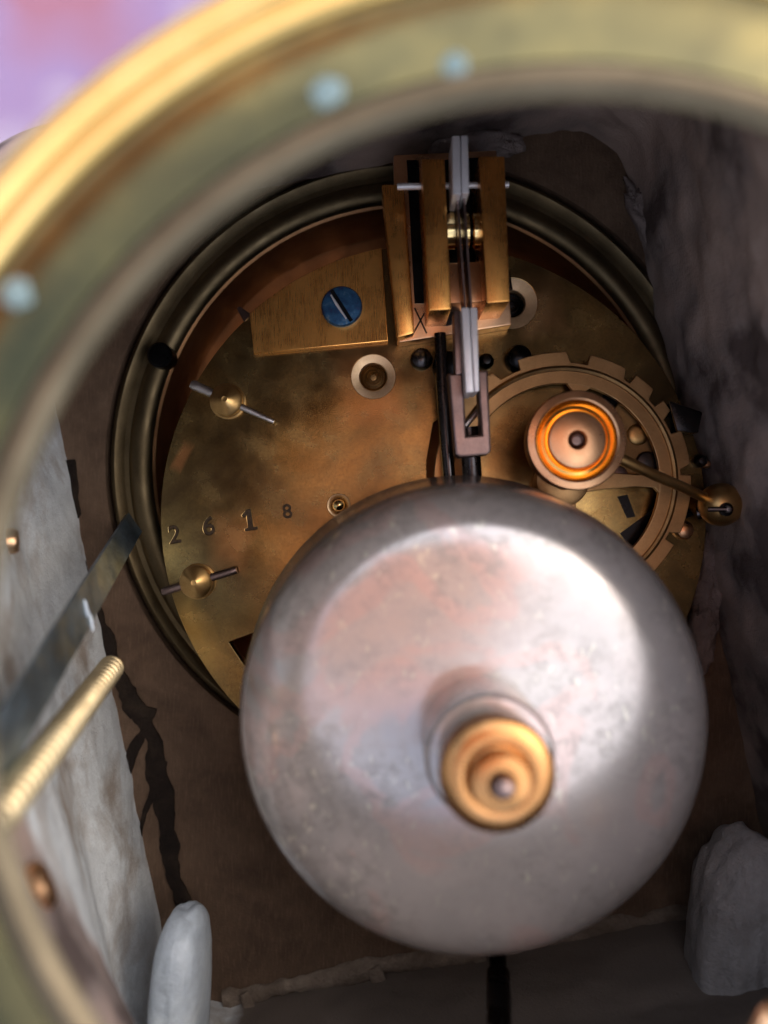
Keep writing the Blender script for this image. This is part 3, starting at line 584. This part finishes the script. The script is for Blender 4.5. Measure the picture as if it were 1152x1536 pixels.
# ------------------------------------------------------------------ bell
BX = Vector((1.065, -2.465, 0))
bl = thing('bell', 'large worn silvery bell dome with stepped brass nut in front of the movement', 'bell', (BX.x, BX.y, 0.02))
outer = [(2.93, 0.96), (2.97, 0.98), (2.955, 1.15), (2.895, 1.55), (2.85, 2.0), (2.82, 2.3), (2.76, 2.55), (2.64, 2.80), (2.45, 2.97), (2.2, 3.065), (1.85, 3.12), (1.4, 3.15), (0.9, 3.17), (0.5, 3.18), (0.25, 3.185), (0.0, 3.185)]
def densify(pf, n=4):                         # Catmull-Rom through the profile
    o_ = []
    for i in range(len(pf) - 1):
        p0 = pf[max(i-1, 0)]; p1 = pf[i]; p2 = pf[i+1]; p3 = pf[min(i+2, len(pf)-1)]
        for j in range(n):
            t = j/n; o_.append(tuple(0.5*((2*b) + (-a + c_)*t + (2*a - 5*b + 4*c_ - d_)*t*t + (-a + 3*b - 3*c_ + d_)*t**3) for a, b, c_, d_ in zip(p0, p1, p2, p3)))
    o_.append(pf[-1]); return [(max(0, r), z) for r, z in o_]
prof = [(max(0.0, r - 0.13), z - 0.13) for r, z in reversed(outer[2:])] + densify(outer)
prof[0] = (0.0, outer[-1][1] - 0.13)
put('bell_dome', lathe(prof, BX, 192), M['bell'], bl, ang=70)
put('bell_post', lathe([(0.2, 0.01), (0.2, 3.1)], BX, 24), M['steel_dark'], bl)
kn = []
ws = put('washer', lathe([(0.66, 3.14), (0.66, 3.90), (0.65, 3.98), (0.61, 4.02), (0.47, 4.03)], BX, 96), M['bell'], bl)
bm = bmesh.new(); n = 72                      # knurled neck
A = []
for zz in (4.02, 4.38):
    A.append([bm.verts.new((BX.x + (0.475 if i % 2 else 0.45)*math.cos(2*math.pi*i/(2*n) + zz*0.5), BX.y + (0.475 if i % 2 else 0.45)*math.sin(2*math.pi*i/(2*n) + zz*0.5), zz)) for i in range(2*n)])
for i in range(2*n): bm.faces.new((A[0][i], A[0][(i+1) % (2*n)], A[1][(i+1) % (2*n)], A[1][i]))
nut = put('bell_nut', lathe([(0.46, 4.36), (0.535, 4.38), (0.55, 4.42), (0.548, 4.50), (0.52, 4.555), (0.44, 4.60), (0.35, 4.61), (0.30, 4.595), (0.28, 4.61)], BX, 96), M['nut'], bl)
put('knurled_neck', fin(bm), M['ring'], nut, ang=5)
put('nut_collar', lathe([(0.28, 4.56), (0.28, 4.73), (0.26, 4.77), (0.19, 4.785), (0.13, 4.785), (0.11, 4.75)], BX, 64), M['nut'], nut)
put('post_tip', lathe([(0.11, 4.7), (0.107, 4.87), (0.085, 4.93), (0.04, 4.96), (0, 4.965)], BX, 32), M['steel_brown'], nut)

# ------------------------------------------------------------------ strap, threaded rod, small pegs
c0 = [P(187, 772, -0.4), P(226, 842, -0.4), P(226, 842, -0.4) + Vector((0.05, 0, -0.05)), P(187, 772, -0.4) + Vector((0.05, 0, -0.05))]
def strap():
    bm = bmesh.new(); n = 20; rows = []
    for i in range(n + 1):
        t = i/n*1.2; z = -0.5 + 5.7*t
        l = P(188, 772, -0.5).lerp(P(-2, 1062, 5.2), t); r = P(208, 800, -0.5).lerp(P(-2, 1178, 5.2), t); l.z = r.z = z
        e = Vector((0.09, 0.05, 0)); rows.append([bm.verts.new(v) for v in (l, r, r + e*0.6, l + e*0.6)])
    for a, b in zip(rows, rows[1:]):
        for k_ in range(4): bm.faces.new((a[k_], a[(k_+1) % 4], b[(k_+1) % 4], b[k_]))
    bm.faces.new(rows[0]); bm.faces.new(rows[-1]); return fin(bm)
st = put('steel_strap', strap(), M['strap']); tag(st, 'flat blue grey steel strap slanting from the movement ring to lower left', 'strap')
sb_ = BVHTree.FromPolygons([v.co.copy() for v in st.data.vertices], [tuple(p.vertices) for p in st.data.polygons])
for n_, (x_, y_, r0_, r1_) in enumerate(((128, 912, 0.035, 0.10), (136, 932, 0.028, 0.12))):
    o_ = Vector((0, 0, D)); hp = sb_.ray_cast(o_, (P(x_, y_, 0) - o_).normalized())[0]
    if hp: put('paint_fleck', blob(hp, (r0_, r1_, 0.012 + 0.05*r1_), R(15), 0.6, 3, 3, 3.0 + n_, 0.15), M['lump'], st, ang=80)
a = P(168, 1000, 1.35); b = a + (P(-2, 1222, 5.7) - a)*1.16; L = (b - a).length
tr = put('threaded_rod', lathe([(0, 0), (0.10, 0.0), (0.125, 0.03), (0.125, L)], a, 24, (b - a)), M['brass_dark'])
pit = 0.15
put('thread', joinm([lathe([(0.12, 0.03 + i*pit), (0.168, 0.03 + i*pit + 0.03), (0.168, 0.03 + i*pit + 0.075), (0.12, 0.03 + i*pit + 0.105)], a, 24, (b - a)) for i in range(int(L/pit))]), M['rod'], tr, ang=18)
tag(tr, 'brass threaded rod reaching in from the lower left edge', 'threaded rod')
for (px, py, r, lab) in ((14, 812, 0.16, 'small copper screw head on the pale left wall'), (56, 1332, 0.22, 'orange copper peg end in the lower left wall')):
    p, nrm = hit(px, py)
    if p is None: p, nrm = P(px, py, 2), Vector((1, 0, 0))
    if nrm.dot(Vector((0.5, -1, 3)) - p) < 0: nrm = -nrm
    o = put('copper_peg', lathe([(r, -0.15), (r, 0.06), (r*0.85, 0.10), (r*0.3, 0.115), (0, 0.115)], p, 32, nrm), M['copper'])
    tag(o, lab, 'peg', 'copper pegs in the left case wall')
o = put('brass_screw', lathe([(0, 0), (0.2, 0.01), (0.26, 0.06), (0.27, 2.0)], P(1128, 1532, 5.2), 40, (0.6, -0.3, 0.5)), M['copper'])
tag(o, 'blurred brown brass screw end poking in at the lower right corner', 'screw')
